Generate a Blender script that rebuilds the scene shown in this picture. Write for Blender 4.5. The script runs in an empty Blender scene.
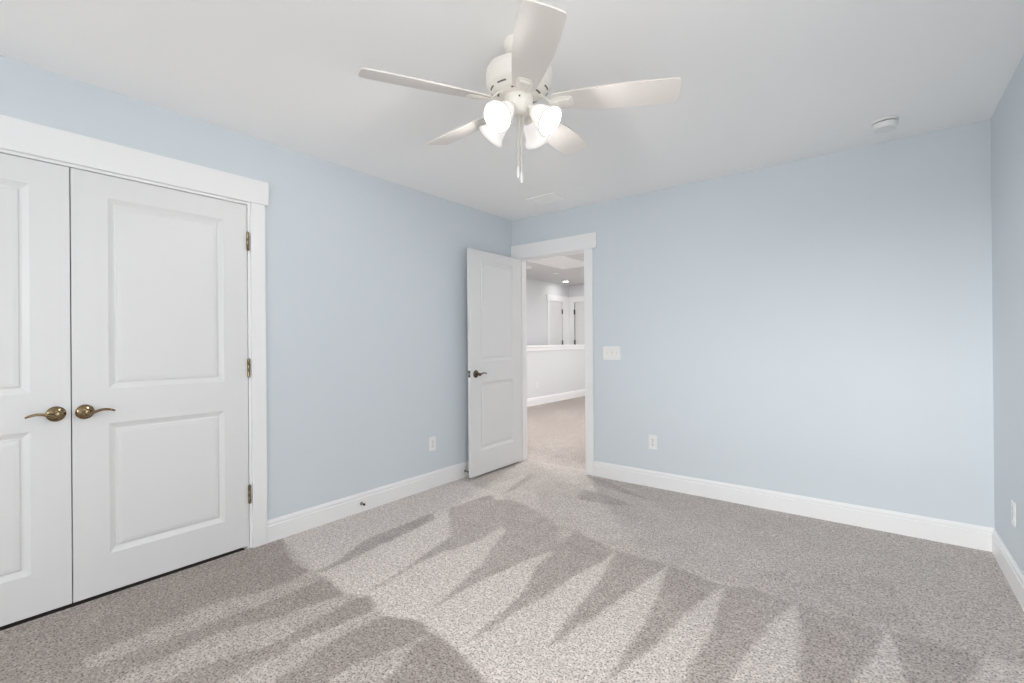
import bpy, bmesh, math, random
import numpy as np
from mathutils import Vector, Matrix

S = bpy.context.scene
C = S.collection
PI = math.pi
random.seed(4)

# ------------------------------------------------------------------ camera
FOC, YAW, PIT, ROL = 465.4506, .6655, .0017, -.0082
CAMP = Vector((2.9211, -3.7358, 1.2021))
F = Vector((-math.sin(YAW)*math.cos(PIT), math.cos(YAW)*math.cos(PIT), math.sin(PIT)))
R0 = Vector((math.cos(YAW), math.sin(YAW), 0)); U0 = R0.cross(F)
RV = R0*math.cos(ROL) + U0*math.sin(ROL); UV = U0*math.cos(ROL) - R0*math.sin(ROL)
cd = bpy.data.cameras.new('camera'); cam = bpy.data.objects.new('camera', cd); C.objects.link(cam)
cd.sensor_fit = 'HORIZONTAL'; cd.sensor_width = 36; cd.lens = FOC*36/1024
cd.clip_start = .02
cam.matrix_world = Matrix(((RV.x, UV.x, -F.x, CAMP.x), (RV.y, UV.y, -F.y, CAMP.y), (RV.z, UV.z, -F.z, CAMP.z), (0, 0, 0, 1)))
S.camera = cam

# ------------------------------------------------------------------ world, daylight, exposure
S.view_settings.view_transform = 'Standard'; S.view_settings.look = 'None'
S.view_settings.gamma = 1; S.view_settings.use_curve_mapping = False
S.view_settings.exposure = 0.11
S.cycles.max_bounces = 16; S.cycles.diffuse_bounces = 10; S.cycles.glossy_bounces = 4
S.cycles.transmission_bounces = 6; S.cycles.transparent_max_bounces = 8
S.cycles.sample_clamp_indirect = 6
S.cycles.caustics_reflective = False; S.cycles.caustics_refractive = False
w = bpy.data.worlds.new('sky'); S.world = w; w.use_nodes = True
w.node_tree.nodes['Background'].inputs[0].default_value = (.95, .975, 1.0, 1)
w.node_tree.nodes['Background'].inputs[1].default_value = 2.5

def area(name, loc, rot, sx, sy, power, col=(1, 1, 1)):
    l = bpy.data.lights.new(name, 'AREA'); l.shape = 'RECTANGLE'; l.size = sx; l.size_y = sy
    l.energy = power; l.color = col
    o = bpy.data.objects.new(name, l); C.objects.link(o); o.location = loc; o.rotation_euler = rot
    return o
# daylight entering by the window behind the camera
W_ = 3.4326                                  # the right wall
FY = -6.40                                   # the wall behind the camera
area('daylight_front', (2.60, FY-.30, 1.42), (PI/2, 0, 0), 1.05, 1.5, 54, (1, 1, 1))
# area lamp added beyond the left window, shaped to light the back wall slantwise
area('daylight_left', (-.75, FY-5, 2.55), (math.radians(87), 0, math.radians(-18)), 1.8, .8, 540, (1, 1, 1))
area('side_fill', (W_+.30, -3.0, 1.42), (PI/2, 0, PI/2), .9, 1.3, 7.5, (1, 1, 1))  # area lamp added outside the unseen side window as fill

# ------------------------------------------------------------------ materials
def mat(name, col, rough=.5, metal=0, spec=.5, bump=None, emis=None, coat=0, var=None):
    m = bpy.data.materials.new(name); m.use_nodes = True
    nt = m.node_tree; b = nt.nodes['Principled BSDF']
    b.inputs['Base Color'].default_value = (*col, 1); b.inputs['Roughness'].default_value = rough
    b.inputs['Metallic'].default_value = metal; b.inputs['Specular IOR Level'].default_value = spec
    if coat: b.inputs['Coat Weight'].default_value = coat
    if emis:
        b.inputs['Emission Color'].default_value = (*emis[0], 1); b.inputs['Emission Strength'].default_value = emis[1]
    if bump or var:
        tc = nt.nodes.new('ShaderNodeTexCoord')
    if bump:
        n = nt.nodes.new('ShaderNodeTexNoise'); n.inputs['Scale'].default_value = bump[0]; n.inputs['Detail'].default_value = 3
        bp = nt.nodes.new('ShaderNodeBump'); bp.inputs['Strength'].default_value = bump[1]; bp.inputs['Distance'].default_value = bump[2]
        nt.links.new(tc.outputs['Object'], n.inputs['Vector']); nt.links.new(n.outputs['Fac'], bp.inputs['Height'])
        nt.links.new(bp.outputs['Normal'], b.inputs['Normal'])
    if var:
        n2 = nt.nodes.new('ShaderNodeTexNoise'); n2.inputs['Scale'].default_value = var[0]; n2.inputs['Detail'].default_value = 4
        mx = nt.nodes.new('ShaderNodeMix'); mx.data_type = 'RGBA'
        mx.inputs['A'].default_value = (*[c*(1-var[1]) for c in col], 1); mx.inputs['B'].default_value = (*[min(1, c*(1+var[1])) for c in col], 1)
        nt.links.new(tc.outputs['Object'], n2.inputs['Vector']); nt.links.new(n2.outputs['Fac'], mx.inputs['Factor'])
        nt.links.new(mx.outputs['Result'], b.inputs['Base Color'])
    return m

M = {}
M['blue'] = mat('pale_blue_wall_paint', (.638, .688, .724), .62, spec=.3, bump=(220, .05, .001), var=(1.2, .012))
M['hallwall'] = mat('light_grey_wall_paint', (.70, .705, .72), .6, spec=.3, bump=(220, .05, .001))
M['ceil'] = mat('flat_white_ceiling_paint', (.95, .945, .94), .85, spec=.15, bump=(150, .05, .001))
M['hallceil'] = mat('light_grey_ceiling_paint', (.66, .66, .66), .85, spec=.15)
M['trim'] = mat('white_semigloss_trim', (.84, .84, .84), .35, spec=.4)
M['door'] = mat('white_door_paint', (.74, .74, .74), .38, spec=.4, bump=(260, .03, .0006))
M['fan'] = mat('antique_white_enamel', (.84, .81, .75), .35, spec=.45)
M['blade'] = mat('cream_blade_laminate', (.75, .71, .67), .42, spec=.4)
M['plastic'] = mat('white_plastic', (.82, .82, .81), .35, spec=.45)
M['ivory'] = mat('almond_plastic', (.80, .745, .66), .35, spec=.45)
M['brass'] = mat('antique_brass', (.27, .20, .115), .15, metal=1, var=(60, .25))
M['bronze'] = mat('aged_bronze', (.15, .12, .09), .2, metal=1, var=(60, .25))
M['steel'] = mat('dull_steel', (.36, .35, .34), .35, metal=1)
M['nickel'] = mat('satin_nickel_chain', (.72, .68, .58), .35, metal=.6)
M['dark'] = mat('dark_slot', (.04, .038, .036), .7)
M['vent'] = mat('vent_slot_shade', (.17, .15, .125), .7)  # shade inside the cooling slots put into the colour
M['rubber'] = mat('black_rubber', (.05, .05, .05), .6)
M['bulb'] = mat('lit_bulb', (1, 1, 1), .4, emis=((1, .97, .94), 500))
M['canlight'] = mat('lit_downlight_lens', (1, 1, 1), .4, emis=((1, .97, .93), 14))

def shade_mat():
    m = bpy.data.materials.new('lit_white_glass'); m.use_nodes = True
    nt = m.node_tree; b = nt.nodes['Principled BSDF']
    b.inputs['Base Color'].default_value = (.66, .64, .62, 1); b.inputs['Roughness'].default_value = .3
    b.inputs['Emission Color'].default_value = (1, .965, .93, 1); b.inputs['Emission Strength'].default_value = .40
    return m
M['shade'] = shade_mat()
M['lip'] = mat('dim_white_glass_lip', (.62, .60, .575), .25, emis=((1, .96, .92), .27))  # dimmer glow put into the rim so its edge reads against the shade

def glass_mat():
    m = bpy.data.materials.new('window_glass'); m.use_nodes = True
    nt = m.node_tree; o = nt.nodes['Material Output']; nt.nodes.remove(nt.nodes['Principled BSDF'])
    t = nt.nodes.new('ShaderNodeBsdfTransparent'); g = nt.nodes.new('ShaderNodeBsdfGlossy'); g.inputs['Roughness'].default_value = .02
    mx = nt.nodes.new('ShaderNodeMixShader'); mx.inputs[0].default_value = .06
    nt.links.new(t.outputs[0], mx.inputs[1]); nt.links.new(g.outputs[0], mx.inputs[2]); nt.links.new(mx.outputs[0], o.inputs[0])
    return m
M['glass'] = glass_mat()

def carpet_mat():
    m = bpy.data.materials.new('taupe_cut_pile_carpet'); m.use_nodes = True
    nt = m.node_tree; L = nt.links; b = nt.nodes['Principled BSDF']
    b.inputs['Roughness'].default_value = .95; b.inputs['Specular IOR Level'].default_value = .08
    b.inputs['Sheen Weight'].default_value = .15; b.inputs['Sheen Roughness'].default_value = .5
    tc = nt.nodes.new('ShaderNodeTexCoord')
    at = nt.nodes.new('ShaderNodeAttribute'); at.attribute_name = 'nap'
    def noise(sc, det, rough=.5):
        n = nt.nodes.new('ShaderNodeTexNoise'); n.inputs['Scale'].default_value = sc; n.inputs['Detail'].default_value = det
        n.inputs['Roughness'].default_value = rough; L.new(tc.outputs['Object'], n.inputs['Vector']); return n
    def math_(op, a, bb, clamp=False):
        n = nt.nodes.new('ShaderNodeMath'); n.operation = op; n.use_clamp = clamp
        for i, v in enumerate((a, bb)):
            if isinstance(v, (int, float)): n.inputs[i].default_value = v
            else: L.new(v, n.inputs[i])
        return n.outputs[0]
    n1 = noise(70, 3, .6); n2 = noise(9, 4)
    # nap = traced vacuum strokes + loose irregularity of the pile
    d1 = math_('MULTIPLY', math_('SUBTRACT', n1.outputs['Fac'], .5), 1.1)
    d2 = math_('MULTIPLY', math_('SUBTRACT', n2.outputs['Fac'], .5), .6)
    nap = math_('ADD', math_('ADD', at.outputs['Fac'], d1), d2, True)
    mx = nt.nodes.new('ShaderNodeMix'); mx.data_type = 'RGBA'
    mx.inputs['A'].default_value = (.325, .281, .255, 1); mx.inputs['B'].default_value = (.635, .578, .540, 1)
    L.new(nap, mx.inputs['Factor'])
    # tufts: single yarn ends some 4-6 mm across, dark between them
    vo = nt.nodes.new('ShaderNodeTexVoronoi'); vo.inputs['Scale'].default_value = 130; L.new(tc.outputs['Object'], vo.inputs['Vector'])
    n3 = noise(125, 1, .6)
    sp = nt.nodes.new('ShaderNodeMapRange'); L.new(n3.outputs['Fac'], sp.inputs['Value'])
    sp.inputs['From Min'].default_value = .27; sp.inputs['From Max'].default_value = .52
    sp.inputs['To Min'].default_value = .25; sp.inputs['To Max'].default_value = 1.10
    n4 = noise(48, 2, .6)
    sp4 = nt.nodes.new('ShaderNodeMapRange'); L.new(n4.outputs['Fac'], sp4.inputs['Value'])
    sp4.inputs['From Min'].default_value = .30; sp4.inputs['From Max'].default_value = .70
    sp4.inputs['To Min'].default_value = .78; sp4.inputs['To Max'].default_value = 1.2
    tone = math_('MULTIPLY', sp.outputs[0], sp4.outputs[0])
    mul = nt.nodes.new('ShaderNodeVectorMath'); mul.operation = 'SCALE'
    L.new(mx.outputs['Result'], mul.inputs[0]); L.new(tone, mul.inputs['Scale'])
    L.new(mul.outputs[0], b.inputs['Base Color'])
    bp = nt.nodes.new('ShaderNodeBump'); bp.inputs['Strength'].default_value = .5; bp.inputs['Distance'].default_value = .004
    h = math_('SUBTRACT', n3.outputs['Fac'], math_('MULTIPLY', vo.outputs['Distance'], .6))
    L.new(h, bp.inputs['Height']); L.new(bp.outputs['Normal'], b.inputs['Normal'])
    return m
M['carpet'] = carpet_mat()

# ------------------------------------------------------------------ mesh helpers
def nb(): return bmesh.new()

def box(bm, x0, x1, y0, y1, z0, z1, bev=0, T=None, seg=2):
    if x1 < x0: x0, x1 = x1, x0
    if y1 < y0: y0, y1 = y1, y0
    t = bmesh.new()
    bmesh.ops.create_cube(t, size=1)
    for v in t.verts:
        v.co = Vector((x0+(v.co.x+.5)*(x1-x0), y0+(v.co.y+.5)*(y1-y0), z0+(v.co.z+.5)*(z1-z0)))
    if bev:
        bmesh.ops.bevel(t, geom=t.edges[:], offset=bev, segments=seg, profile=.5, affect='EDGES')
    merge(bm, t, T)

def merge(bm, t, T=None):
    if T is not None: bmesh.ops.transform(t, matrix=T, verts=t.verts)
    me = bpy.data.meshes.new('tmp'); t.to_mesh(me); t.free(); bm.from_mesh(me); bpy.data.meshes.remove(me)

def lathe(bm, prof, n=32, T=None, cap=True):
    """prof: (radius, z) from top to bottom, turned about z"""
    t = bmesh.new(); rings = []
    for r, z in prof:
        if r < 1e-6: rings.append([t.verts.new((0, 0, z))])
        else: rings.append([t.verts.new((r*math.cos(2*PI*k/n), r*math.sin(2*PI*k/n), z)) for k in range(n)])
    for a, b in zip(rings, rings[1:]):
        for k in range(n):
            k2 = (k+1) % n
            q = [a[k % len(a)], b[k % len(b)], b[k2 % len(b)], a[k2 % len(a)]]
            u = []
            for v in q:
                if v not in u: u.append(v)
            if len(u) > 2:
                try: t.faces.new(u)
                except ValueError: pass
    if cap:
        for rg in (rings[0], rings[-1]):
            if len(rg) > 2:
                try: t.faces.new(rg)
                except ValueError: pass
    bmesh.ops.recalc_face_normals(t, faces=t.faces)
    merge(bm, t, T)

def tube(bm, pts, rad, n=10, sy=1.0, T=None):
    """round bar along a polyline; rad a number or one per point"""
    t = bmesh.new(); P = [Vector(p) for p in pts]; rs = rad if hasattr(rad, '__len__') else [rad]*len(P)
    up = Vector((0, 0, 1)); rings = []
    for i, p in enumerate(P):
        d = (P[min(i+1, len(P)-1)] - P[max(i-1, 0)]).normalized()
        a = d.cross(up)
        if a.length < 1e-3: a = d.cross(Vector((0, 1, 0)))
        a.normalize(); b = a.cross(d).normalized()
        rings.append([t.verts.new(p + a*rs[i]*math.cos(2*PI*k/n) + b*rs[i]*sy*math.sin(2*PI*k/n)) for k in range(n)])
    for A, B in zip(rings, rings[1:]):
        for k in range(n): t.faces.new([A[k], A[(k+1) % n], B[(k+1) % n], B[k]])
    t.faces.new(rings[0]); t.faces.new(rings[-1])
    bmesh.ops.recalc_face_normals(t, faces=t.faces)
    merge(bm, t, T)

def prism(bm, poly, z0, z1, bev=0, T=None):
    t = bmesh.new(); vs = [t.verts.new((x, y, z0)) for x, y in poly]; f = t.faces.new(vs)
    e = bmesh.ops.extrude_face_region(t, geom=[f])
    bmesh.ops.translate(t, vec=(0, 0, z1-z0), verts=[g for g in e['geom'] if isinstance(g, bmesh.types.BMVert)])
    bmesh.ops.recalc_face_normals(t, faces=t.faces)
    if bev:
        ed = [x for x in t.edges if abs(x.verts[0].co.z-x.verts[1].co.z) < 1e-6]
        bmesh.ops.bevel(t, geom=ed, offset=bev, segments=2, profile=.5, affect='EDGES')
    merge(bm, t, T)

def rrect(w, h, r, n=5):
    out = []
    for cx, cy, a0 in ((w/2-r, h/2-r, 0), (-w/2+r, h/2-r, 90), (-w/2+r, -h/2+r, 180), (w/2-r, -h/2+r, 270)):
        for k in range(n+1):
            a = math.radians(a0+90*k/n); out.append((cx+r*math.cos(a), cy+r*math.sin(a)))
    return out

def obj(name, bm, m, parent=None, smooth=False, loc=None):
    me = bpy.data.meshes.new(name); bm.to_mesh(me); bm.free()
    me.materials.append(m if not isinstance(m, str) else M[m])
    if smooth:
        me.polygons.foreach_set('use_smooth', [True]*len(me.polygons))
        try: me.set_sharp_from_angle(angle=math.radians(38))
        except Exception: pass
    o = bpy.data.objects.new(name, me); C.objects.link(o)
    if parent: o.parent = parent
    if loc: o.location = loc
    return o

def tag(o, label=None, cat=None, group=None, kind=None):
    if label: o['label'] = label
    if cat: o['category'] = cat
    if group: o['group'] = group
    if kind: o['kind'] = kind
    return o

def thing(name, label, cat, loc=(0, 0, 0), rz=0, group=None, kind=None):
    o = bpy.data.objects.new(name, None); C.objects.link(o); o.empty_display_size = .05
    o.location = loc; o.rotation_euler = (0, 0, rz)
    return tag(o, label, cat, group, kind)

def struct(name, bm, m, label=None, cat=None, smooth=False):
    return tag(obj(name, bm, m, smooth=smooth), label, cat, kind='structure')

def copy_tree(o, parent=None):
    c = o.copy(); C.objects.link(c); c.parent = parent
    for ch in list(o.children): copy_tree(ch, c)
    return c

# ------------------------------------------------------------------ dimensions
H = 2.44; W = 3.4326; HH = 2.51; WT = .12
DX0, DX1, DH = .078, .832, 2.034               # entry opening
CY0, CY1, CH = -4.069, -2.535, 2.028           # closet opening between its jambs
FX, EY, HX1 = -2.70, 5.577, 1.6                # hall: far wall, end wall, right side

# ------------------------------------------------------------------ walls, ceilings
bm = nb()
box(bm, -WT, 0, CY1+.018, 0, 0, H); box(bm, -WT, 0, FY, CY0-.018, 0, H); box(bm, -WT, 0, CY0-.018, CY1+.018, CH+.018, H)
struct('wall_left', bm, 'blue', 'pale blue wall with the white closet doors', 'wall')
bm = nb()
box(bm, -WT, DX0-.018, 0, WT, 0, HH); box(bm, DX1+.018, W+WT, 0, WT, 0, HH); box(bm, DX0-.018, DX1+.018, 0, WT, DH+.018, HH)
struct('wall_back', bm, 'blue', 'pale blue wall with the open doorway and light switches', 'wall')

WIN = [(.25, 1.65), (2.05, 3.15)]; WZ0, WZ1 = .68, 2.16
SW0, SW1 = -3.5, -2.5
bm = nb(); box(bm, W, W+WT, SW1, 0, 0, H); box(bm, W, W+WT, FY, SW0, 0, H)
box(bm, W, W+WT, SW0, SW1, 0, WZ0); box(bm, W, W+WT, SW0, SW1, WZ1, H)
struct('wall_right', bm, 'blue', 'pale blue wall at the right edge with one outlet', 'wall')
bm = nb(); xs = [-WT, WIN[0][0], WIN[0][1], WIN[1][0], WIN[1][1], W+WT]
for a, b in ((0, 1), (2, 3), (4, 5)): box(bm, xs[a], xs[b], FY-WT, FY, 0, H)
for a, b in WIN: box(bm, a, b, FY-WT, FY, 0, WZ0); box(bm, a, b, FY-WT, FY, WZ1, H)
struct('wall_front', bm, 'blue', 'pale blue wall with two windows behind the viewer', 'wall')
bm = nb(); box(bm, -WT, W+WT, FY-WT, 0, H, H+.06)
struct('ceiling', bm, 'ceil', 'flat white bedroom ceiling', 'ceiling')
bm = nb()
box(bm, -.80, -.74, CY0-.3, CY1+.3, 0, H); box(bm, -.74, -WT, CY0-.36, CY0-.30, 0, H); box(bm, -.74, -WT, CY1+.30, CY1+.36, 0, H)
box(bm, -.80, -WT, CY0-.36, CY1+.36, H, H+.06)
struct('wall_closet', bm, 'hallwall', 'closet walls behind the closed double doors', 'wall')

def window(n, T, w_):
    """double-hung window filling an opening w_ wide, in a local frame: x along the wall, y outwards"""
    t = thing('window_%d' % n, 'unseen white double hung window placed to suit the shading', 'window', kind='structure')
    bm = nb(); hw = w_/2
    for a, b in ((-hw, -hw+.05), (hw-.05, hw)): box(bm, a, b, .01, .10, WZ0, WZ1, T=T)
    box(bm, -hw+.05, hw-.05, .01, .10, WZ1-.05, WZ1, T=T); box(bm, -hw+.05, hw-.05, .01, .10, WZ0, WZ0+.05, T=T)
    zm = (WZ0+WZ1)/2; box(bm, -hw+.05, hw-.05, .03, .08, zm-.025, zm+.025, T=T)
    obj('window_frame', bm, 'trim', t)
    bm = nb(); box(bm, -hw+.05, hw-.05, .052, .056, WZ0+.05, zm-.025, T=T); box(bm, -hw+.05, hw-.05, .052, .056, zm+.025, WZ1-.05, T=T)
    obj('pane', bm, 'glass', t)
    bm = nb(); box(bm, -hw-.09, hw+.09, -.045, .01, WZ0-.025, WZ0, bev=.004, T=T)
    obj('window_sill', bm, 'trim', t)
    bm = nb()
    for a, b in ((-hw-.085, -hw), (hw, hw+.085)): box(bm, a, b, -.018, -.0005, WZ0, WZ1, bev=.003, T=T)
    box(bm, -hw-.11, hw+.11, -.022, -.0005, WZ1, WZ1+.14, bev=.003, T=T); box(bm, -hw-.085, hw+.085, -.018, -.0005, WZ0-.115, WZ0-.025, bev=.003, T=T)
    obj('casing', bm, 'trim', t)
for i, (a, b) in enumerate(WIN):
    window(i+1, Matrix.Translation(((a+b)/2, FY, 0)) @ Matrix.Rotation(PI, 4, 'Z'), b-a)

window(3, Matrix.Translation((W, (SW0+SW1)/2, 0)) @ Matrix.Rotation(-PI/2, 4, 'Z'), SW1-SW0)  # unseen side window, added to let the fill in

# hall shell
bm = nb(); box(bm, FX-.1, FX, WT, EY+.1, 0, HH)
struct('wall_hall_far', bm, 'hallwall', 'light grey hall wall with a white door beyond the half wall', 'wall')
bm = nb(); box(bm, FX, HX1, EY, EY+.1, 0, HH)
struct('wall_hall_end', bm, 'hallwall', 'light grey end wall of the hall', 'wall')
bm = nb(); box(bm, HX1, HX1+.1, WT, EY+.1, 0, HH)
struct('wall_hall_right', bm, 'hallwall', 'light grey side wall of the hall', 'wall')
bm = nb(); box(bm, FX, -WT, .02, WT, 0, HH)
struct('wall_hall_near', bm, 'hallwall', 'light grey hall wall on the bedroom side', 'wall')
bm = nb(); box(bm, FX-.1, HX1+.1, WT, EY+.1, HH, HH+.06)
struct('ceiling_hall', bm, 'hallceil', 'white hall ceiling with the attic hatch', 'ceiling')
bm = nb(); box(bm, -2.32, -2.20, WT, EY, 0, 1.075)
struct('wall_hall_half', bm, 'hallwall', 'light grey half wall across the hall with a white cap', 'wall')
bm = nb(); box(bm, -2.35, -2.17, WT, EY, 1.10, 1.14, bev=.004); box(bm, -2.2, -2.184, WT, EY, 1.035, 1.10, bev=.002)
box(bm, -2.336, -2.32, WT, EY, 1.035, 1.10, bev=.002); box(bm, -2.32, -2.20, WT, EY, 1.075, 1.10)
struct('trim_3', bm, 'trim', 'white cap along the top of the hall half wall', 'trim')

# ------------------------------------------------------------------ floor with vacuum strokes
def floor_pt(x, y):
    d = F*FOC + RV*(x-512) + UV*(341.5-y); t = -CAMP.z/d.z; q = CAMP + d*t; return q.x, q.y
def zone(pts, s, ox, oy): return [floor_pt(ox+u/s, oy+v/s) for u, v in pts]
A = lambda p: zone(p, 3.793, 250, 460)
B = lambda p: zone(p, 3.793, 450, 460)
D = lambda p: zone(p, 3.16, 700, 500)
E_ = lambda p: zone(p, 3.793, 220, 540)
G = lambda p: zone(p, 3.793, 450, 540)
Z = lambda p: zone(p, 1, 0, 0)
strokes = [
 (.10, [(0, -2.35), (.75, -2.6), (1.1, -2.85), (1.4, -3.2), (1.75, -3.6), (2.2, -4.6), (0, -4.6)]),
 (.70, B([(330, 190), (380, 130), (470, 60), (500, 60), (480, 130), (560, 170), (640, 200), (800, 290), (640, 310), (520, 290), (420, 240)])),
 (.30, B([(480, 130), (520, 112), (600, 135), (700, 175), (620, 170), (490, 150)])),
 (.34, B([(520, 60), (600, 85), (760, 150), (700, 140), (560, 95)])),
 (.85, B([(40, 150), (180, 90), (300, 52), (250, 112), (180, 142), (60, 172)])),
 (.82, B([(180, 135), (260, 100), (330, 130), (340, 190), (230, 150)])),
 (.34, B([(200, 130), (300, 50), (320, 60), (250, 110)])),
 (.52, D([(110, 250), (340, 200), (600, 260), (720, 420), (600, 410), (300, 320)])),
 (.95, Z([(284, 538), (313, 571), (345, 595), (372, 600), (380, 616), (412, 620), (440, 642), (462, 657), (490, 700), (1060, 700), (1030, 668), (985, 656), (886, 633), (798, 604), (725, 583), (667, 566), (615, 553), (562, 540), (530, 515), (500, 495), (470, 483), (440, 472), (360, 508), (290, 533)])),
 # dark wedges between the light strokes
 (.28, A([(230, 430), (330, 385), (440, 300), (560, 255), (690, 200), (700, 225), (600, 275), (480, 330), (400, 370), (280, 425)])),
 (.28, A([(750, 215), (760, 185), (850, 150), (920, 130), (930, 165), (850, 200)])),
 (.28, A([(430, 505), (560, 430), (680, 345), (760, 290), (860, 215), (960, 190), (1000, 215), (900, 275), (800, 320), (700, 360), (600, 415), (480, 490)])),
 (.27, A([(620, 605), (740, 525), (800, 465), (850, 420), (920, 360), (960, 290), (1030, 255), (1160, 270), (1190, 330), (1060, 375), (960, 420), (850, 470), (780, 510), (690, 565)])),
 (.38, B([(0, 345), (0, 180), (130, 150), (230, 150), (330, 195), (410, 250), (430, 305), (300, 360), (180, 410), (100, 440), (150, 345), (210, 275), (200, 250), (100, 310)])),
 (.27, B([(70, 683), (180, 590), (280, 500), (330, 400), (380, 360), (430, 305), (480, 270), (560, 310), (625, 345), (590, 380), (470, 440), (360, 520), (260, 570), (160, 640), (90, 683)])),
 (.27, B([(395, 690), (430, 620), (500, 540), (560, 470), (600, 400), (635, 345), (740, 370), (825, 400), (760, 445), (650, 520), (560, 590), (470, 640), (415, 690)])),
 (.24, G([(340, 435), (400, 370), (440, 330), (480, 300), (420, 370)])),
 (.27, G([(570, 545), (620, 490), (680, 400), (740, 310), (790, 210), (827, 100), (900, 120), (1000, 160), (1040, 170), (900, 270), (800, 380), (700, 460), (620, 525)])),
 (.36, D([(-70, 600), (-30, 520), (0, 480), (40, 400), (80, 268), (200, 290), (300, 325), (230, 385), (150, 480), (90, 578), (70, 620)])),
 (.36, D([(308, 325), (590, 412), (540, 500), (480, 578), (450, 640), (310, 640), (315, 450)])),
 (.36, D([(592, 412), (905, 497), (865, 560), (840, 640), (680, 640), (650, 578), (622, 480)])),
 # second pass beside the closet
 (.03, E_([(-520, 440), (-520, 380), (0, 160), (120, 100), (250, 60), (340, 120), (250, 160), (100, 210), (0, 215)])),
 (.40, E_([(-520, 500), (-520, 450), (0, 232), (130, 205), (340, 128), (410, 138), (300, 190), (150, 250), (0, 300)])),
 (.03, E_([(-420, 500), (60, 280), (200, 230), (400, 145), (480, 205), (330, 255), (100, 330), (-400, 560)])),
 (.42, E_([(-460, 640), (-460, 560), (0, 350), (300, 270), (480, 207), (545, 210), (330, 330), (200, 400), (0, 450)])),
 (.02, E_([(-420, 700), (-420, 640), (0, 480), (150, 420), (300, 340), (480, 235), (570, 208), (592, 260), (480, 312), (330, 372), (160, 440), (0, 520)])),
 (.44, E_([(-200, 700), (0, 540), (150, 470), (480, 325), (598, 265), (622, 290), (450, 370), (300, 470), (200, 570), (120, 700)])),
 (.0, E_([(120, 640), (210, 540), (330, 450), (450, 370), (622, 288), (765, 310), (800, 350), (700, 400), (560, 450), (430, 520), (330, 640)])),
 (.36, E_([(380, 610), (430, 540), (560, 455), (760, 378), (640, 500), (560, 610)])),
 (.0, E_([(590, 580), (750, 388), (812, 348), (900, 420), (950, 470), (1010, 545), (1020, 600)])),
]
def nap_field(X, Y):
    v = np.full(X.shape, .64)
    for val, poly in strokes:
        ins = np.zeros(X.shape, bool); n = len(poly)
        for i in range(n):
            x1, y1 = poly[i]; x2, y2 = poly[(i+1) % n]
            c = ((y1 > Y) != (y2 > Y))
            with np.errstate(divide='ignore', invalid='ignore'):
                ins ^= c & (X < (x2-x1)*(Y-y1)/(y2-y1+1e-12)+x1)
        v[ins] = val
    return v
st = .01
gx = np.arange(-.003, W+WT, st); gy = np.append(np.arange(FY-WT, WT-.004, st), WT+.001)
gx = np.append(gx, W+WT)
XX, YY = np.meshgrid(gx, gy, indexing='ij')
nap = nap_field(XX, YY)
for _ in range(2):
    nap[1:-1, 1:-1] = (nap[1:-1, 1:-1]*2 + nap[:-2, 1:-1] + nap[2:, 1:-1] + nap[1:-1, :-2] + nap[1:-1, 2:])/6
nxn, nyn = XX.shape
co = np.stack([XX, YY, np.zeros_like(XX)], -1).reshape(-1, 3)
idx = np.arange(nxn*nyn).reshape(nxn, nyn)
fa = np.stack([idx[:-1, :-1], idx[1:, :-1], idx[1:, 1:], idx[:-1, 1:]], -1).reshape(-1, 4)
me = bpy.data.meshes.new('floor'); me.vertices.add(len(co)); me.vertices.foreach_set('co', co.ravel())
me.loops.add(fa.size); me.loops.foreach_set('vertex_index', fa.ravel().astype(np.int32))
me.polygons.add(len(fa)); me.polygons.foreach_set('loop_start', np.arange(0, fa.size, 4, dtype=np.int32))
me.update(calc_edges=True); me.validate()
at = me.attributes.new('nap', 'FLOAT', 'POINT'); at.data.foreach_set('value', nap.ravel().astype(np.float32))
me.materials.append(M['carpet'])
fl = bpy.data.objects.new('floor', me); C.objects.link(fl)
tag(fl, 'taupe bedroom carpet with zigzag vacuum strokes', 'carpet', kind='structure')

bm = nb(); box(bm, -.74, -.003, CY0-.30, CY1+.30, -.05, -.024); M['sub'] = mat('shade_dark_closet_floor', (.10, .085, .07), .8, var=(8, .2))  # dark colour and drop put the shade into the gap under the doors
struct('floor_closet', bm, 'sub', 'closet floor darkened for the shade under the closed doors', 'floor')
bm = nb(); n = 60
vs = [[bm.verts.new((FX-.1+(HX1+.2-FX)*i/n, WT+.001+(EY+.1-WT)*j/n, 0)) for j in range(n+1)] for i in range(n+1)]
for i in range(n):
    for j in range(n): bm.faces.new([vs[i][j], vs[i+1][j], vs[i+1][j+1], vs[i][j+1]])
fh = struct('floor_hall', bm, 'carpet', 'taupe hall carpet beyond the doorway', 'carpet')
a2 = fh.data.attributes.new('nap', 'FLOAT', 'POINT')
a2.data.foreach_set('value', np.array([.50*max(0, 1-(v.co.y-WT)/.35) + min(1, (v.co.y-WT)/.35)*(.02 + .16*math.sin(v.co.x*4+v.co.y*2.2)*math.sin(v.co.y*2.3-v.co.x)) for v in fh.data.vertices], np.float32))

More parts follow.
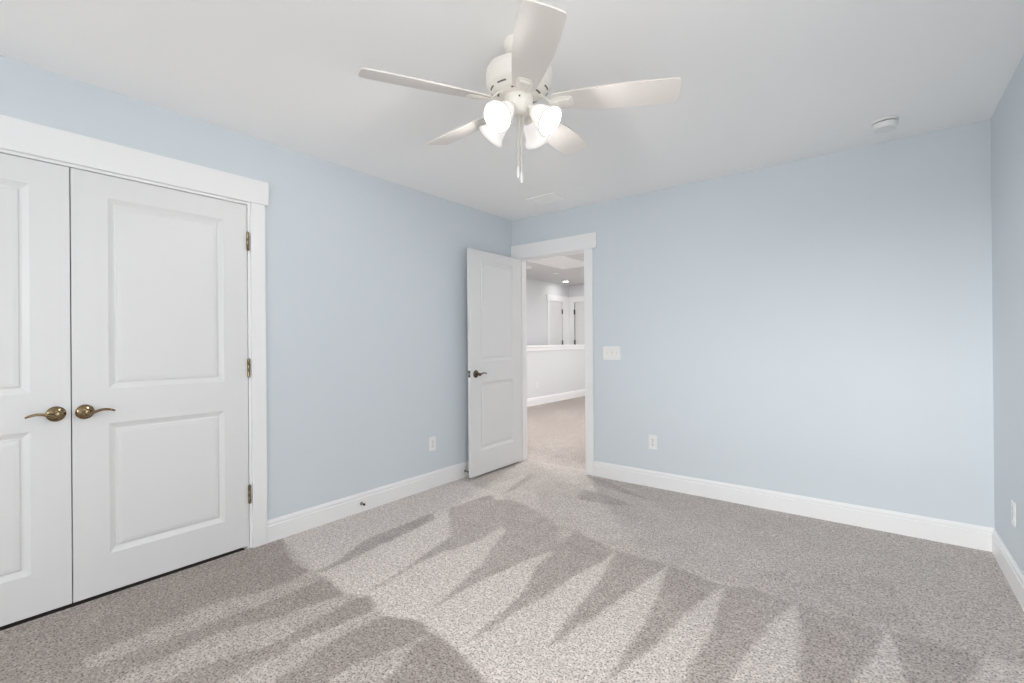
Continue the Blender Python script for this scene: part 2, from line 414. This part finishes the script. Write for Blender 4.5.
# ------------------------------------------------------------------ baseboards
BH = .133
def base_run(bm, p0, p1, inward, h=BH):
    """moulded board between two points on a wall; inward = unit vector into the room"""
    p0, p1, q = Vector((*p0, 0)), Vector((*p1, 0)), Vector((*inward, 0))
    prof = [(0, 0), (.014, 0), (.014, h-.036), (.0100, h-.032), (.0095, h-.028), (.0118, h-.024), (.0110, h-.014), (.0070, h-.006), (.0045, h), (0, h)]
    rows = [[bm.verts.new(p + q*a + Vector((0, 0, z))) for a, z in prof] for p in (p0, p1)]
    k = len(prof)
    for i in range(k): bm.faces.new([rows[0][i], rows[0][(i+1) % k], rows[1][(i+1) % k], rows[1][i]])
    bm.faces.new(rows[0]); bm.faces.new(rows[1][::-1])
    bmesh.ops.recalc_face_normals(bm, faces=bm.faces)
bm = nb(); base_run(bm, (0, -2.4425), (0, -.001), (1, 0)); base_run(bm, (0, FY), (0, -4.163), (1, 0))
struct('baseboard_left', bm, 'trim', 'white baseboard below the left wall', 'baseboard')
bm = nb(); base_run(bm, (.9204, 0), (W, 0), (0, -1))
struct('baseboard_back', bm, 'trim', 'white baseboard right of the doorway', 'baseboard')
bm = nb(); base_run(bm, (W, -.014), (W, FY), (-1, 0))
struct('baseboard_right', bm, 'trim', 'white baseboard below the right wall', 'baseboard')
bm = nb(); base_run(bm, (0.015, FY), (W-.015, FY), (0, 1))
struct('baseboard_front', bm, 'trim', 'white baseboard behind the viewer', 'baseboard')
bm = nb(); base_run(bm, (-2.2, WT), (-2.2, EY), (1, 0), .15)
struct('baseboard_hall', bm, 'trim', 'white baseboard along the hall half wall', 'baseboard')

# ------------------------------------------------------------------ closet casing and doors
t = thing('trim_1', 'white casing with a wide flat head around the closet doors', 'trim', kind='structure')
bm = nb(); box(bm, .0005, .022, CY0-.112, CY1+.113, 2.041, 2.181, bev=.002); obj('head_casing', bm, 'trim', t)
bm = nb(); box(bm, .0005, .018, CY1+.012, CY1+.093, 0, 2.0405, bev=.002); obj('side_casing', bm, 'trim', t)
bm = nb(); box(bm, .0005, .018, CY0-.093, CY0-.012, 0, 2.0405, bev=.002); obj('side_casing', bm, 'trim', t)
bm = nb(); box(bm, -WT, .0004, CY1, CY1+.0175, -.024, CH+.0175); box(bm, -WT, .0004, CY0-.0175, CY0, -.024, CH+.0175); box(bm, -WT, .0004, CY0, CY1, CH, CH+.0175)
obj('jamb', bm, 'trim', t)

def leaf(w_, h_, th, panels, T, bm):
    """moulded two-panel door: x across 0..w_, z 0..h_, y 0 (near face) .. th; panels (x0,x1,z0,z1)"""
    t = bmesh.new()
    rings = [(0, 0), (.003, .002), (.022, .0115), (.026, .012), (.029, .012), (.034, .0065), (.050, .004)]
    xs = sorted({0, w_, *[p[0] for p in panels], *[p[1] for p in panels]}); zs = sorted({0, h_, *[p[2] for p in panels], *[p[3] for p in panels]})
    for side in (0, 1):
        def P(x, z, d): return t.verts.new((x, d if side == 0 else th-d, z))
        for i in range(len(xs)-1):
            for j in range(len(zs)-1):
                x0, x1, z0, z1 = xs[i], xs[i+1], zs[j], zs[j+1]
                if any(abs(p[0]-x0) < 1e-6 and abs(p[2]-z0) < 1e-6 for p in panels):
                    last = None
                    for ins, d in rings:
                        r = [P(x0+ins, z0+ins, d), P(x1-ins, z0+ins, d), P(x1-ins, z1-ins, d), P(x0+ins, z1-ins, d)]
                        if last:
                            for k in range(4): t.faces.new([last[k], last[(k+1) % 4], r[(k+1) % 4], r[k]])
                        last = r
                    t.faces.new(last)
                else: t.faces.new([P(x0, z0, 0), P(x1, z0, 0), P(x1, z1, 0), P(x0, z1, 0)])
    def Q(*c): return t.verts.new(c)
    for z in zs[:0]: pass
    for a, b in ((0, 0), (w_, w_)):
        for j in range(len(zs)-1): t.faces.new([Q(a, 0, zs[j]), Q(a, th, zs[j]), Q(a, th, zs[j+1]), Q(a, 0, zs[j+1])])
    for z in (0, h_):
        for i in range(len(xs)-1): t.faces.new([Q(xs[i], 0, z), Q(xs[i+1], 0, z), Q(xs[i+1], th, z), Q(xs[i], th, z)])
    bmesh.ops.remove_doubles(t, verts=t.verts, dist=1e-5)
    bmesh.ops.recalc_face_normals(t, faces=t.faces)
    ed = [e for e in t.edges if len(e.link_faces) == 2 and e.calc_face_angle(0) > 1.4 and all((abs(v.co.x) < 1e-5 or abs(v.co.x-w_) < 1e-5 or abs(v.co.z) < 1e-5 or abs(v.co.z-h_) < 1e-5) for v in e.verts)]
    bmesh.ops.bevel(t, geom=ed, offset=.002, segments=2, profile=.5, affect='EDGES')
    merge(bm, t, T)

def lever(parent, T, m, flip, label):
    """wave lever: local x along the lever, y out of the door, z up; T places the rose centre on the door face"""
    Tf = T @ Matrix.Diagonal((flip, 1, 1, 1))
    RX = Matrix.Rotation(-PI/2, 4, 'X')
    bm = nb()
    # oval domed rose
    lathe(bm, [(0.0345, 0), (.0345, .003), (.0325, .0065), (.027, .010), (.019, .013), (.012, .0155), (.0, .016)], 36, Tf @ RX)
    if flip < 0: bmesh.ops.reverse_faces(bm, faces=bm.faces)
    h = obj('door_handle', bm, m, parent, smooth=True); h['label'] = label
    bm = nb()
    lathe(bm, [(.0115, .012), (.0105, .025), (.012, .040), (.0125, .048), (.010, .054), (.0, .056)], 24, Tf @ RX)
    pts, rs = [], []
    for k in range(25):
        u = k/24; x = -.004+u*.106
        z = -.004 + .0115*math.sin((u*1.30-.30)*PI/1.0*.95) if u > .0 else -.008
        y = .047 - .010*math.sin(u*PI)*.4 - .006*u
        pts.append((x, y, z)); rs.append(.0080-.0034*u if u < .95 else .0040)
    tube(bm, pts, rs, 12, 1.0, Tf)
    bmesh.ops.recalc_face_normals(bm, faces=bm.faces)
    obj('lever', bm, m, h, smooth=True)

def hinge(parent, x, y, z, m='brass'):
    bm = nb()
    lathe(bm, [(0, .058), (.004, .056), (.0055, .052), (.0075, .050), (.0075, .018), (.0070, .017), (.0075, .016), (.0075, -.016), (.0070, -.017), (.0075, -.018), (.0075, -.050), (.0055, -.052), (.004, -.056), (0, -.058)], 14, Matrix.Translation((x, y, z)))
    box(bm, x-.010, x-.001, y-.004, y+.004, z-.050, z+.050)
    obj('hinge', bm, m, parent, smooth=True)

LW = .763; LH = 2.008; LZ = .017
PANELS = [(.131, LW-.126, .182, .809), (.131, LW-.126, .977, 1.898)]
# leaf plane faces +x; local x -> world +y, local y (into the leaf) -> world -x
def closet_T(y0): return Matrix(((0, -1, 0, -.002), (1, 0, 0, y0), (0, 0, 1, LZ), (0, 0, 0, 1)))
d1 = thing('door_1', 'white two panel closet door hinged on the right, beside the blue wall', 'door', kind='structure')
bm = nb(); leaf(LW, LH, .035, PANELS, closet_T(CY1-.003-LW), bm); obj('door_leaf', bm, 'door', d1)
lever(d1, Matrix(((0, 1, 0, -.002), (1, 0, 0, -3.257), (0, 0, 1, .893), (0, 0, 0, 1))), M['brass'], 1, 'antique brass wave lever handle')
for z in (1.811, 1.063, .320): hinge(d1, .0045, CY1-.0015, z)
d2 = thing('door_2', 'white two panel closet door cut by the left picture edge', 'door', kind='structure')
y2 = CY1-.003-LW-.004-LW
bm = nb(); leaf(LW, LH, .035, [(LW-b, LW-a, c, d) for a, b, c, d in PANELS], closet_T(y2), bm); obj('door_leaf', bm, 'door', d2)
lever(d2, Matrix(((0, 1, 0, -.002), (1, 0, 0, -3.355), (0, 0, 1, .895), (0, 0, 0, 1))), M['brass'], -1, 'antique brass wave lever handle')
for z in (1.811, 1.063, .320): hinge(d2, .0045, CY0+.0015, z)

# ------------------------------------------------------------------ entry casing and open door
t = thing('trim_2', 'white casing with a wide flat head around the open doorway', 'trim', kind='structure')
bm = nb(); box(bm, .001, .962, -.022, -.0005, 2.038, 2.176, bev=.002); obj('head_casing', bm, 'trim', t)
bm = nb(); box(bm, .837, .9200, -.018, -.0005, 0, 2.0375, bev=.002); obj('side_casing', bm, 'trim', t)
bm = nb(); box(bm, .001, .072, -.018, -.0005, 0, 2.0375, bev=.002); obj('side_casing', bm, 'trim', t)
bm = nb(); box(bm, DX0-.0175, DX0, -.0004, WT+.001, 0, DH+.0175); box(bm, DX1, DX1+.0175, -.0004, WT+.001, 0, DH+.0175); box(bm, DX0, DX1, -.0004, WT+.001, DH, DH+.0175)
obj('jamb', bm, 'trim', t)
bm = nb(); box(bm, DX0, DX0+.010, .040, .075, 0, DH, bev=.001); box(bm, DX1-.010, DX1, .040, .075, 0, DH, bev=.001); box(bm, DX0+.01, DX1-.01, .040, .075, DH-.010, DH, bev=.001)
obj('door_stop_strip', bm, 'trim', t)
bm = nb()
box(bm, DX1+.005, DX1+.088, WT+.0005, WT+.018, 0, 2.0375, bev=.002); box(bm, DX0-.088, DX0-.005, WT+.0005, WT+.018, 0, 2.0375, bev=.002); box(bm, DX0-.115, DX1+.115, WT+.0005, WT+.022, 2.038, 2.176, bev=.002)
obj('hall_side_casing', bm, 'trim', t)

EA = math.radians(-1.0); EW = .752; PIN = Vector((.081, -.014))
uu = Vector((-math.sin(EA), -math.cos(EA))); nn = Vector((math.cos(EA), -math.sin(EA)))
# local x from the free edge to the hinge, local y from the seen face into the leaf
far = PIN + uu*EW + nn*.035
ET = Matrix(((-uu.x, -nn.x, 0, far.x), (-uu.y, -nn.y, 0, far.y), (0, 0, 1, .021), (0, 0, 0, 1)))
d3 = thing('door_3', 'white two panel door standing open in the corner of the blue walls', 'door', kind='structure')
bm = nb(); leaf(EW, 2.008, .035, [(.131, EW-.131, .214, .828), (.131, EW-.131, 1.014, 1.925)], ET, bm); obj('door_leaf', bm, 'door', d3)
ML = Matrix.Translation(far.to_3d()) @ Matrix(((-uu.x, nn.x, 0, 0), (-uu.y, nn.y, 0, 0), (0, 0, 1, 0), (0, 0, 0, 1)))
lever(d3, ML @ Matrix.Translation((.066, 0, .925)), M['bronze'], 1, 'dark bronze wave lever handle')
bm = nb(); box(bm, -.0015, .004, .005, .030, .896, .954, bev=.001, T=ET @ Matrix.Translation((0, 0, -.019))); lp = obj('latch_plate', bm, 'bronze', d3)
bm = nb(); box(bm, -.010, 0, .010, .025, .914, .936, bev=.002, T=ET @ Matrix.Translation((0, 0, -.019))); obj('latch_bolt', bm, 'steel', lp)
for z in (1.81, 1.06, .32): hinge(d3, PIN.x-.004, PIN.y-.006, z, 'bronze')

# ------------------------------------------------------------------ outlets and switches
def face_T(x, y, z, nx, ny):
    """local x across (to the right seen from the room), y up, z out of the wall"""
    return Matrix(((-ny, 0, nx, x), (nx, 0, ny, y), (0, 1, 0, z), (0, 0, 0, 1)))
def outlet(x, y, z, nx, ny, label):
    t = thing('electrical_outlet', label, 'outlet', (x, y, z), group='white wall outlets'); T = face_T(0, 0, 0, nx, ny)
    bm = nb(); prism(bm, rrect(.072, .117, .005), .0004, .0055, bev=.0015, T=T); fp = obj('face_plate', bm, 'plastic', t)
    bm = nb(); lathe(bm, [(.0035, .0068), (.0035, .005)], 12, T); obj('screw', bm, 'steel', fp)
    for s in (1, -1):
        Ts = T @ Matrix.Translation((0, s*.0195, 0))
        bm = nb(); prism(bm, rrect(.034, .029, .011), .0045, .0075, bev=.0008, T=Ts); r = obj('receptacle', bm, 'plastic', t)
        bm = nb(); box(bm, -.0075, -.0050, -.002, .0075, .0070, .0078, T=Ts); box(bm, .0050, .0075, -.001, .0065, .0070, .0078, T=Ts)
        lathe(bm, [(.0028, .0078), (.0028, .007)], 12, Ts @ Matrix.Translation((0, -.0075, 0))); obj('slot', bm, 'dark', r)
    return t
outlet(0, -1.102, .364, 1, 0, 'white duplex outlet low on the left blue wall beside the open door')
outlet(1.460, 0, .369, 0, -1, 'white duplex outlet low on the wall right of the doorway, below the switches')
outlet(W, -.495, .362, -1, 0, 'white duplex outlet at the right edge, on the right wall')
outlet(-2.2, 3.561, .375, 1, 0, 'small white outlet on the grey half wall in the hall')

t = thing('light_switch', 'white three gang switch plate right of the doorway', 'light switch', (1.097, 0, 1.101)); T = face_T(0, 0, 0, 0, -1)
bm = nb(); prism(bm, rrect(.163, .117, .005), .0004, .0055, bev=.0015, T=T); fp = obj('face_plate', bm, 'plastic', t)
for k in (-1, 0, 1):
    Ts = T @ Matrix.Translation((k*.046, 0, 0))
    bm = nb(); box(bm, -.0055, .0055, -.0125, .0125, .005, .0065, bev=.0005, T=Ts)
    box(bm, -.0045, .0045, -.004, .008, .004, .017, bev=.001, T=Ts @ Matrix.Rotation(math.radians(-22), 4, 'X')); obj('toggle', bm, 'ivory', t)
    for s in (-1, 1):
        bm = nb(); lathe(bm, [(.0032, .0066), (.0032, .005)], 12, Ts @ Matrix.Translation((0, s*.030, 0))); obj('screw', bm, 'plastic', fp)

# ------------------------------------------------------------------ door stops on the baseboard
def stopper(y, z, label, L=.040):
    t = thing('door_stop', label, 'door stop', (.014, y, z), group='baseboard door stops'); RY = Matrix.Rotation(PI/2, 4, 'Y')
    bm = nb(); lathe(bm, [(.0125, -.0005), (.0125, .003), (.009, .006), (.005, .008)], 18, RY); obj('mount', bm, 'steel', t, smooth=True)
    bm = nb(); pts = [(.006+k*.0006*L/.07, .0048*math.cos(k*.75), .0048*math.sin(k*.75)) for k in range(84)]
    tube(bm, pts, .0012, 6); obj('spring', bm, 'steel', t, smooth=True)
    bm = nb(); lathe(bm, [(.006, L-.012), (.0085, L-.010), (.0085, L-.001), (.007, L)], 18, RY); obj('rubber_tip', bm, 'rubber', t, smooth=True)
stopper(-1.790, .060, 'small dark spring door stop on the left baseboard, nearer the closet')
stopper(-.728, .056, 'small dark spring door stop on the left baseboard behind the open door edge', .052)

# ------------------------------------------------------------------ ceiling fixtures
t = thing('smoke_detector', 'round white smoke detector on the bedroom ceiling near the right wall', 'smoke detector', (2.964, -.345, H))
bm = nb(); lathe(bm, [(.062, -.0003), (.062, -.009), (.060, -.011)], 40); obj('mounting_base', bm, 'plastic', t, smooth=True)
bm = nb(); lathe(bm, [(.051, -.0112), (.051, -.0160)], 40); obj('sensing_gap', bm, 'dark', t, smooth=True)
bm = nb(); lathe(bm, [(.056, -.0155), (.059, -.018), (.0575, -.034), (.052, -.046), (.030, -.050), (0, -.051)], 40); obj('cover', bm, 'plastic', t, smooth=True)

t = thing('ceiling_vent', 'flush white ceiling vent near the corner above the open door', 'vent', (.690, -.380, H))
bm = nb()
for a, b, c, d in ((-.148, .148, .085, .112), (-.148, .148, -.112, -.085), (-.148, -.120, -.085, .085), (.120, .148, -.085, .085)): box(bm, a, b, c, d, -.007, -.0003, bev=.002)
obj('frame', bm, 'ceil', t)
bm = nb(); box(bm, -.12, .12, -.085, .085, -.0012, -.0003); obj('duct_plate', bm, 'ceil', t)
for k in range(9):
    bm = nb(); yy = -.076+k*.019
    box(bm, -.12, .12, yy-.0105, yy+.0105, -.0008, .0008, T=Matrix.Translation((0, yy, -.0055)) @ Matrix.Rotation(math.radians(6), 4, 'X') @ Matrix.Translation((0, -yy, 0))); obj('louver', bm, 'ceil', t)

# ------------------------------------------------------------------ ceiling fan
FCX, FCY = 1.763, -2.199
fan = thing('ceiling_fan', 'off white ceiling fan with five blades and four lit bell shades', 'ceiling fan', (FCX, FCY, H))
def z_(z): return z-H
bm = nb(); lathe(bm, [(.062, -.0003), (.062, -.012), (.058, -.028), (.046, -.042), (.024, -.049), (.014, -.050)], 40); obj('canopy', bm, 'fan', fan, smooth=True)
bm = nb(); lathe(bm, [(.0135, -.030), (.0135, -.085)], 20)
lathe(bm, [(.020, -.066), (.030, -.070), (.045, -.084), (.056, -.097), (.058, -.104)], 36); obj('downrod', bm, 'fan', fan, smooth=True)
bm = nb(); lathe(bm, [(.030, z_(2.347)), (.112, z_(2.346)), (.128, z_(2.341)), (.1355, z_(2.330)), (.138, z_(2.310)), (.137, z_(2.275)), (.133, z_(2.264)), (.128, z_(2.259)), (.104, z_(2.240)), (.100, z_(2.238)), (.076, z_(2.231)), (.062, z_(2.228))], 56)
mh = obj('motor_housing', bm, 'fan', fan, smooth=True)
for k in range(10):       # cooling slots as flat shade-coloured bands round the lower bevel, a shorter inner row below
    a = 2*PI*(k+.5)/10
    bm = nb(); n = 8
    def band(r0, z0, r1, z1, a0, a1):
        v0 = [bm.verts.new((r0*math.cos(a0+(a1-a0)*i/n), r0*math.sin(a0+(a1-a0)*i/n), z0)) for i in range(n+1)]
        v1 = [bm.verts.new((r1*math.cos(a0+(a1-a0)*i/n), r1*math.sin(a0+(a1-a0)*i/n), z1)) for i in range(n+1)]
        for i in range(n): bm.faces.new([v0[i], v0[i+1], v1[i+1], v1[i]])
    band(.1195, z_(2.2522), .1145, z_(2.2480), a-.19, a+.19)
    obj('vent_slot', bm, 'vent', mh)
for k in range(5):
    a = 2*PI*(k+.2)/5
    bm = nb(); n = 10
    band(.091, z_(2.2348), .083, z_(2.2322), a-.30, a+.30)
    obj('vent_slot', bm, 'vent', mh)
bm = nb(); lathe(bm, [(.056, z_(2.231)), (.060, z_(2.228)), (.0615, z_(2.222)), (.058, z_(2.205)), (.048, z_(2.180)), (.038, z_(2.163)), (.030, z_(2.157)), (.0, z_(2.156))], 44); lk = obj('switch_housing', bm, 'fan', fan, smooth=True)
for k in range(4):
    bm = nb(); a = math.radians(-52+90*k); T = Matrix.Translation((.0585*math.cos(a), .0585*math.sin(a), z_(2.209))) @ Matrix.Rotation(a, 4, 'Z') @ Matrix.Rotation(PI/2, 4, 'Y')
    lathe(bm, [(.0035, 0), (.0035, .002), (.002, .0032), (0, .0034)], 10, T); obj('screw', bm, 'bronze', lk, smooth=True)

PITCH = math.radians(13)
BR0, BR1 = .145, .629
def half_width(r):
    u = (r-BR0)/(BR1-BR0)
    return .045+.0265*math.sin(min(1, u/.70)*PI/2)-(.005*(max(0, u-.70)/.30)**2)
def blade_bm():
    rs = [BR0+(BR1-.010-BR0)*k/22 for k in range(23)]
    up = [(r, half_width(r)) for r in rs]; lo = [(r, -half_width(r)) for r in rs]
    hw = half_width(rs[-1])
    # soft-cornered tip, cut nearly square
    tip = [(BR1-.0045, hw-.0025), (BR1-.0012, hw-.0075), (BR1, hw-.014), (BR1+.003, hw*.5), (BR1+.004, 0), (BR1+.003, -hw*.5), (BR1, -hw+.014), (BR1-.0012, -hw+.0075), (BR1-.0045, -hw+.0025)]
    root = [(BR0-.008, -half_width(BR0)+.010), (BR0-.012, -.022), (BR0-.012, .022), (BR0-.008, half_width(BR0)-.010)]
    bm = nb(); prism(bm, up + tip + lo[::-1] + root, -.003, .003, bev=.0012); return bm
BZ = z_(2.200)
blade_mesh = None
for k in range(5):
    a = math.radians(-46.3+72*k)
    # ccw edge low, cw edge high
    T = Matrix.Translation((0, 0, BZ)) @ Matrix.Rotation(a, 4, 'Z') @ Matrix.Rotation(-PITCH, 4, 'X')
    b = obj('blade', blade_bm(), 'blade', fan); b.matrix_basis = T
    # cast arm: from under the motor out to a shield below the blade
    bm = nb()
    shield = [(.212, .030), (.222, .024), (.225, .012), (.225, -.012), (.222, -.024), (.212, -.030), (.190, -.033), (.165, -.031), (.145, -.024), (.128, -.017), (.128, .017), (.145, .024), (.165, .031), (.190, .033)]
    prism(bm, shield, -.0068, -.0032, bev=.0015)
    # raised wedge that ends in a steep lip
    t_ = bmesh.new(); q = [(.148, .014, -.0066), (.148, -.014, -.0066), (.213, -.023, -.0066), (.213, .023, -.0066), (.152, .010, -.0078), (.152, -.010, -.0078), (.207, -.019, -.0125), (.207, .019, -.0125)]
    vs_ = [t_.verts.new(c) for c in q]
    for f_ in ((4, 5, 6, 7), (0, 1, 5, 4), (1, 2, 6, 5), (2, 3, 7, 6), (3, 0, 4, 7), (3, 2, 1, 0)): t_.faces.new([vs_[i] for i in f_])
    bmesh.ops.recalc_face_normals(t_, faces=t_.faces); bmesh.ops.bevel(t_, geom=t_.edges[:], offset=.002, segments=2, profile=.5, affect='EDGES'); merge(bm, t_)
    tube(bm, [(.078, 0, .034), (.096, 0, .028), (.115, 0, .010), (.130, 0, -.002), (.150, 0, -.006), (.170, 0, -.007)], [.014, .012, .011, .012, .013, .006], 12, .35)
    br = obj('blade_bracket', bm, 'fan', b, smooth=True)

# four lamps on short arms
def lamp_local(k): return math.radians(3+90*k)
LAMP_TILT = math.radians(52)
for k in range(4):
    a = lamp_local(k)
    # local z points from neck to opening
    T = Matrix.Translation((.072*math.cos(a), .072*math.sin(a), z_(2.160))) @ Matrix.Rotation(a, 4, 'Z') @ Matrix.Rotation(PI-LAMP_TILT, 4, 'Y')
    bm = nb()
    tube(bm, [(.030*math.cos(a), .030*math.sin(a), z_(2.190)), (.045*math.cos(a), .045*math.sin(a), z_(2.186)), (.060*math.cos(a), .060*math.sin(a), z_(2.172)), (.072*math.cos(a), .072*math.sin(a), z_(2.161))], .010, 12)
    lathe(bm, [(.008, -.014), (.020, -.008), (.0235, .004), (.0235, .014)], 24, T); arm = obj('lamp_arm', bm, 'fan', fan, smooth=True)
    bm = nb()
    prof = [(.0215, .006), (.0275, .010), (.0335, .020), (.038, .034), (.041, .050), (.0445, .066), (.050, .080), (.0565, .091), (.0585, .096), (.057, .0965)]
    inner = [(r-.003, z) for r, z in prof[::-1]]; inner[0] = (.0545, .0955)
    lathe(bm, prof+inner, 40, T, cap=False); sh = obj('lamp_shade', bm, 'shade', fan, smooth=True); sh['label'] = 'lit white glass bell shade'
    bm = nb(); lathe(bm, [(.0560, .0905), (.0590, .0915), (.0612, .0950), (.0612, .0985), (.0592, .1005), (.0565, .1000), (.0545, .0975), (.0550, .0930), (.0560, .0905)], 40, T, cap=False); obj('rim', bm, 'lip', sh, smooth=True)
    bm = nb(); lathe(bm, [(.011, .012), (.013, .022), (.020, .036), (.0265, .052), (.027, .062), (.022, .074), (.012, .081), (0, .083)], 24, T); obj('bulb', bm, 'bulb', sh, smooth=True)

# the fan hangs from a ball joint and leans a few degrees
LEAN = Matrix.Translation((0, 0, BZ-.014)) @ Matrix.Rotation(math.radians(3.8), 4, Vector((math.cos(math.radians(37.2)), math.sin(math.radians(37.2)), 0))) @ Matrix.Rotation(math.radians(1), 4, Vector((-math.sin(math.radians(37.2)), math.cos(math.radians(37.2)), 0))) @ Matrix.Translation((0, 0, -BZ))
for ch in fan.children:
    if not ch.name.startswith('canopy'): ch.matrix_basis = LEAN @ ch.matrix_basis

for (dx, dy, ztop, zf) in ((-.0050, -.0035, 2.150, 1.926), (.0062, .0046, 2.150, 1.904)):
    bm = nb(); pts = [(dx, dy, z_(ztop - (ztop-zf)*i/40)) for i in range(41)]
    tube(bm, pts, [.0030 if i % 2 else .0021 for i in range(41)], 8); pc = obj('pull_chain', bm, 'nickel', fan, smooth=True)
    bm = nb(); lathe(bm, [(.001, z_(zf)+.002), (.0035, z_(zf)), (.0052, z_(zf)-.012), (.0056, z_(zf)-.030), (.0050, z_(zf)-.040), (.003, z_(zf)-.044), (0, z_(zf)-.045)], 16, Matrix.Translation((dx, dy, 0))); obj('pull_knob', bm, 'plastic', pc, smooth=True)

# ------------------------------------------------------------------ hall fittings
HAX, HBX, HAY0, HAY1 = -1.455, -.795, 1.95, 3.325
t = thing('attic_hatch', 'white framed attic hatch panel in the hall ceiling', 'attic hatch', ((HAX+HBX)/2, (HAY0+HAY1)/2, HH))
hx, hy = (HBX-HAX)/2, (HAY1-HAY0)/2
bm = nb()
box(bm, -hx, -hx+.06, -hy, hy, -.020, -.0003, bev=.002); box(bm, hx-.06, hx, -hy, hy, -.020, -.0003, bev=.002)
box(bm, -hx+.06, hx-.06, hy-.06, hy, -.020, -.0003, bev=.002); box(bm, -hx+.06, hx-.06, -hy, -hy+.06, -.020, -.0003, bev=.002)
obj('frame', bm, 'trim', t)
bm = nb(); box(bm, -hx+.06, hx-.06, -hy+.06, hy-.06, -.010, -.0003); obj('hatch_panel', bm, 'trim', t)

def can_light(x, y, label):
    t = thing('recessed_light', label, 'recessed light', (x, y, HH), group='hall downlights')
    bm = nb(); lathe(bm, [(.075, -.0003), (.073, -.005), (.061, -.006), (.058, -.002), (.058, -.0003)], 36); obj('trim_ring', bm, 'plastic', t, smooth=True)
    bm = nb(); lathe(bm, [(.057, -.0004), (.057, -.0025), (0, -.003)], 36); obj('lens', bm, 'canlight', t, smooth=True)
can_light(-2.385, 4.92, 'bright recessed downlight in the hall ceiling, seen through the doorway')
l = bpy.data.lights.new('downlight_and_fill', 'AREA'); l.shape = 'DISK'; l.size = .11; l.energy = 1.3; l.color = (1, .99, .98)
l2 = l.copy(); l2.energy = 33  # stronger fill for the lamps added out of view
for (x, y) in ((-2.385, 4.92), (-.2, 4.6), (-.2, 1.2), (1.0, 3.0), (-1.9, 1.2)):
    o = bpy.data.objects.new('downlight_and_fill', l if x < -2 else l2); C.objects.link(o); o.location = (x, y, HH-.006)
for (x, y) in ((-.2, 4.6), (-.2, 1.2), (1.0, 3.0), (-1.9, 1.2)):  # unseen fixtures added to go with the fill lamps
    can_light(x, y, 'unseen recessed downlight added to brighten the hall')
t = thing('smoke_detector', 'small round smoke detector on the hall ceiling beside the open door', 'smoke detector', (-1.80, 2.74, HH))
bm = nb(); lathe(bm, [(.066, -.0003), (.066, -.010), (.062, -.012)], 32); obj('mounting_base', bm, 'plastic', t, smooth=True)
bm = nb(); lathe(bm, [(.060, -.0115), (.062, -.018), (.056, -.036), (.030, -.042), (0, -.043)], 32); obj('cover', bm, 'plastic', t, smooth=True)
bm = nb(); lathe(bm, [(.060, -.0003), (.058, -.004), (.02, -.006), (0, -.006)], 32)
tag(obj('sprinkler_cover', bm, 'plastic', smooth=True, loc=(-1.901, 3.786, HH)), 'flat white disc on the hall ceiling between detector and downlight', 'ceiling cover')

# doors in the far hall corner
def hall_door(n, T, w_, hx_, label):
    """closed door standing on a wall; local x along the wall, y out of it"""
    t = thing('door_%d' % n, label, 'door', kind='structure')
    L_ = T @ Matrix.Translation((0, .014, .015)) @ Matrix.Diagonal((1, -1, 1, 1))
    bm = nb(); leaf(w_, 2.075, .013, [(.11, w_-.11, .22, .82), (.11, w_-.11, 1.02, 1.94)], L_, bm)
    bmesh.ops.recalc_face_normals(bm, faces=bm.faces); obj('door_leaf', bm, 'door', t)
    bm = nb(); box(bm, hx_-.009, hx_+.009, .0006, .004, .01, 2.095, T=T); obj('door_gap', bm, 'dark', t)
    for z in (1.885, 1.187, .40):
        bm = nb(); box(bm, hx_-.020, hx_+.020, .012, .026, z-.055, z+.055, bev=.004, T=T); obj('hinge', bm, 'rubber', t)
    return t
T4 = Matrix(((0, 1, 0, FX), (1, 0, 0, 4.748), (0, 0, 1, 0), (0, 0, 0, 1)))          # on the far wall, x -> +Y
hall_door(4, T4, .498, .506, 'white door on the grey far wall of the hall, seen above the half wall')
T5 = Matrix(((1, 0, 0, -2.532), (0, -1, 0, EY), (0, 0, 1, 0), (0, 0, 0, 1)))          # on the end wall, x -> +X
hall_door(5, T5, .76, -.009, 'white door on the end wall of the hall, at the right jamb')
t = thing('trim_4', 'white casing around the far hall door', 'trim', kind='structure')
bm = nb(); box(bm, FX+.0005, FX+.026, 4.645, EY-.028, 2.105, 2.235, bev=.002); obj('head_casing', bm, 'trim', t)
bm = nb(); box(bm, FX+.0005, FX+.020, 4.665, 4.745, 0, 2.1045, bev=.002); obj('side_casing', bm, 'trim', t)
bm = nb(); box(bm, FX+.0005, FX+.020, 5.264, EY-.022, 0, 2.1045, bev=.002); obj('side_casing', bm, 'trim', t)
t = thing('trim_5', 'white casing around the hall end door', 'trim', kind='structure')
bm = nb(); box(bm, FX+.0005, -1.66, EY-.026, EY-.0005, 2.105, 2.235, bev=.002); obj('head_casing', bm, 'trim', t)
bm = nb(); box(bm, FX+.0005, -2.552, EY-.020, EY-.0005, 0, 2.1045, bev=.002); obj('side_casing', bm, 'trim', t)
bm = nb(); box(bm, -1.768, -1.684, EY-.020, EY-.0005, 0, 2.1045, bev=.002); obj('side_casing', bm, 'trim', t)
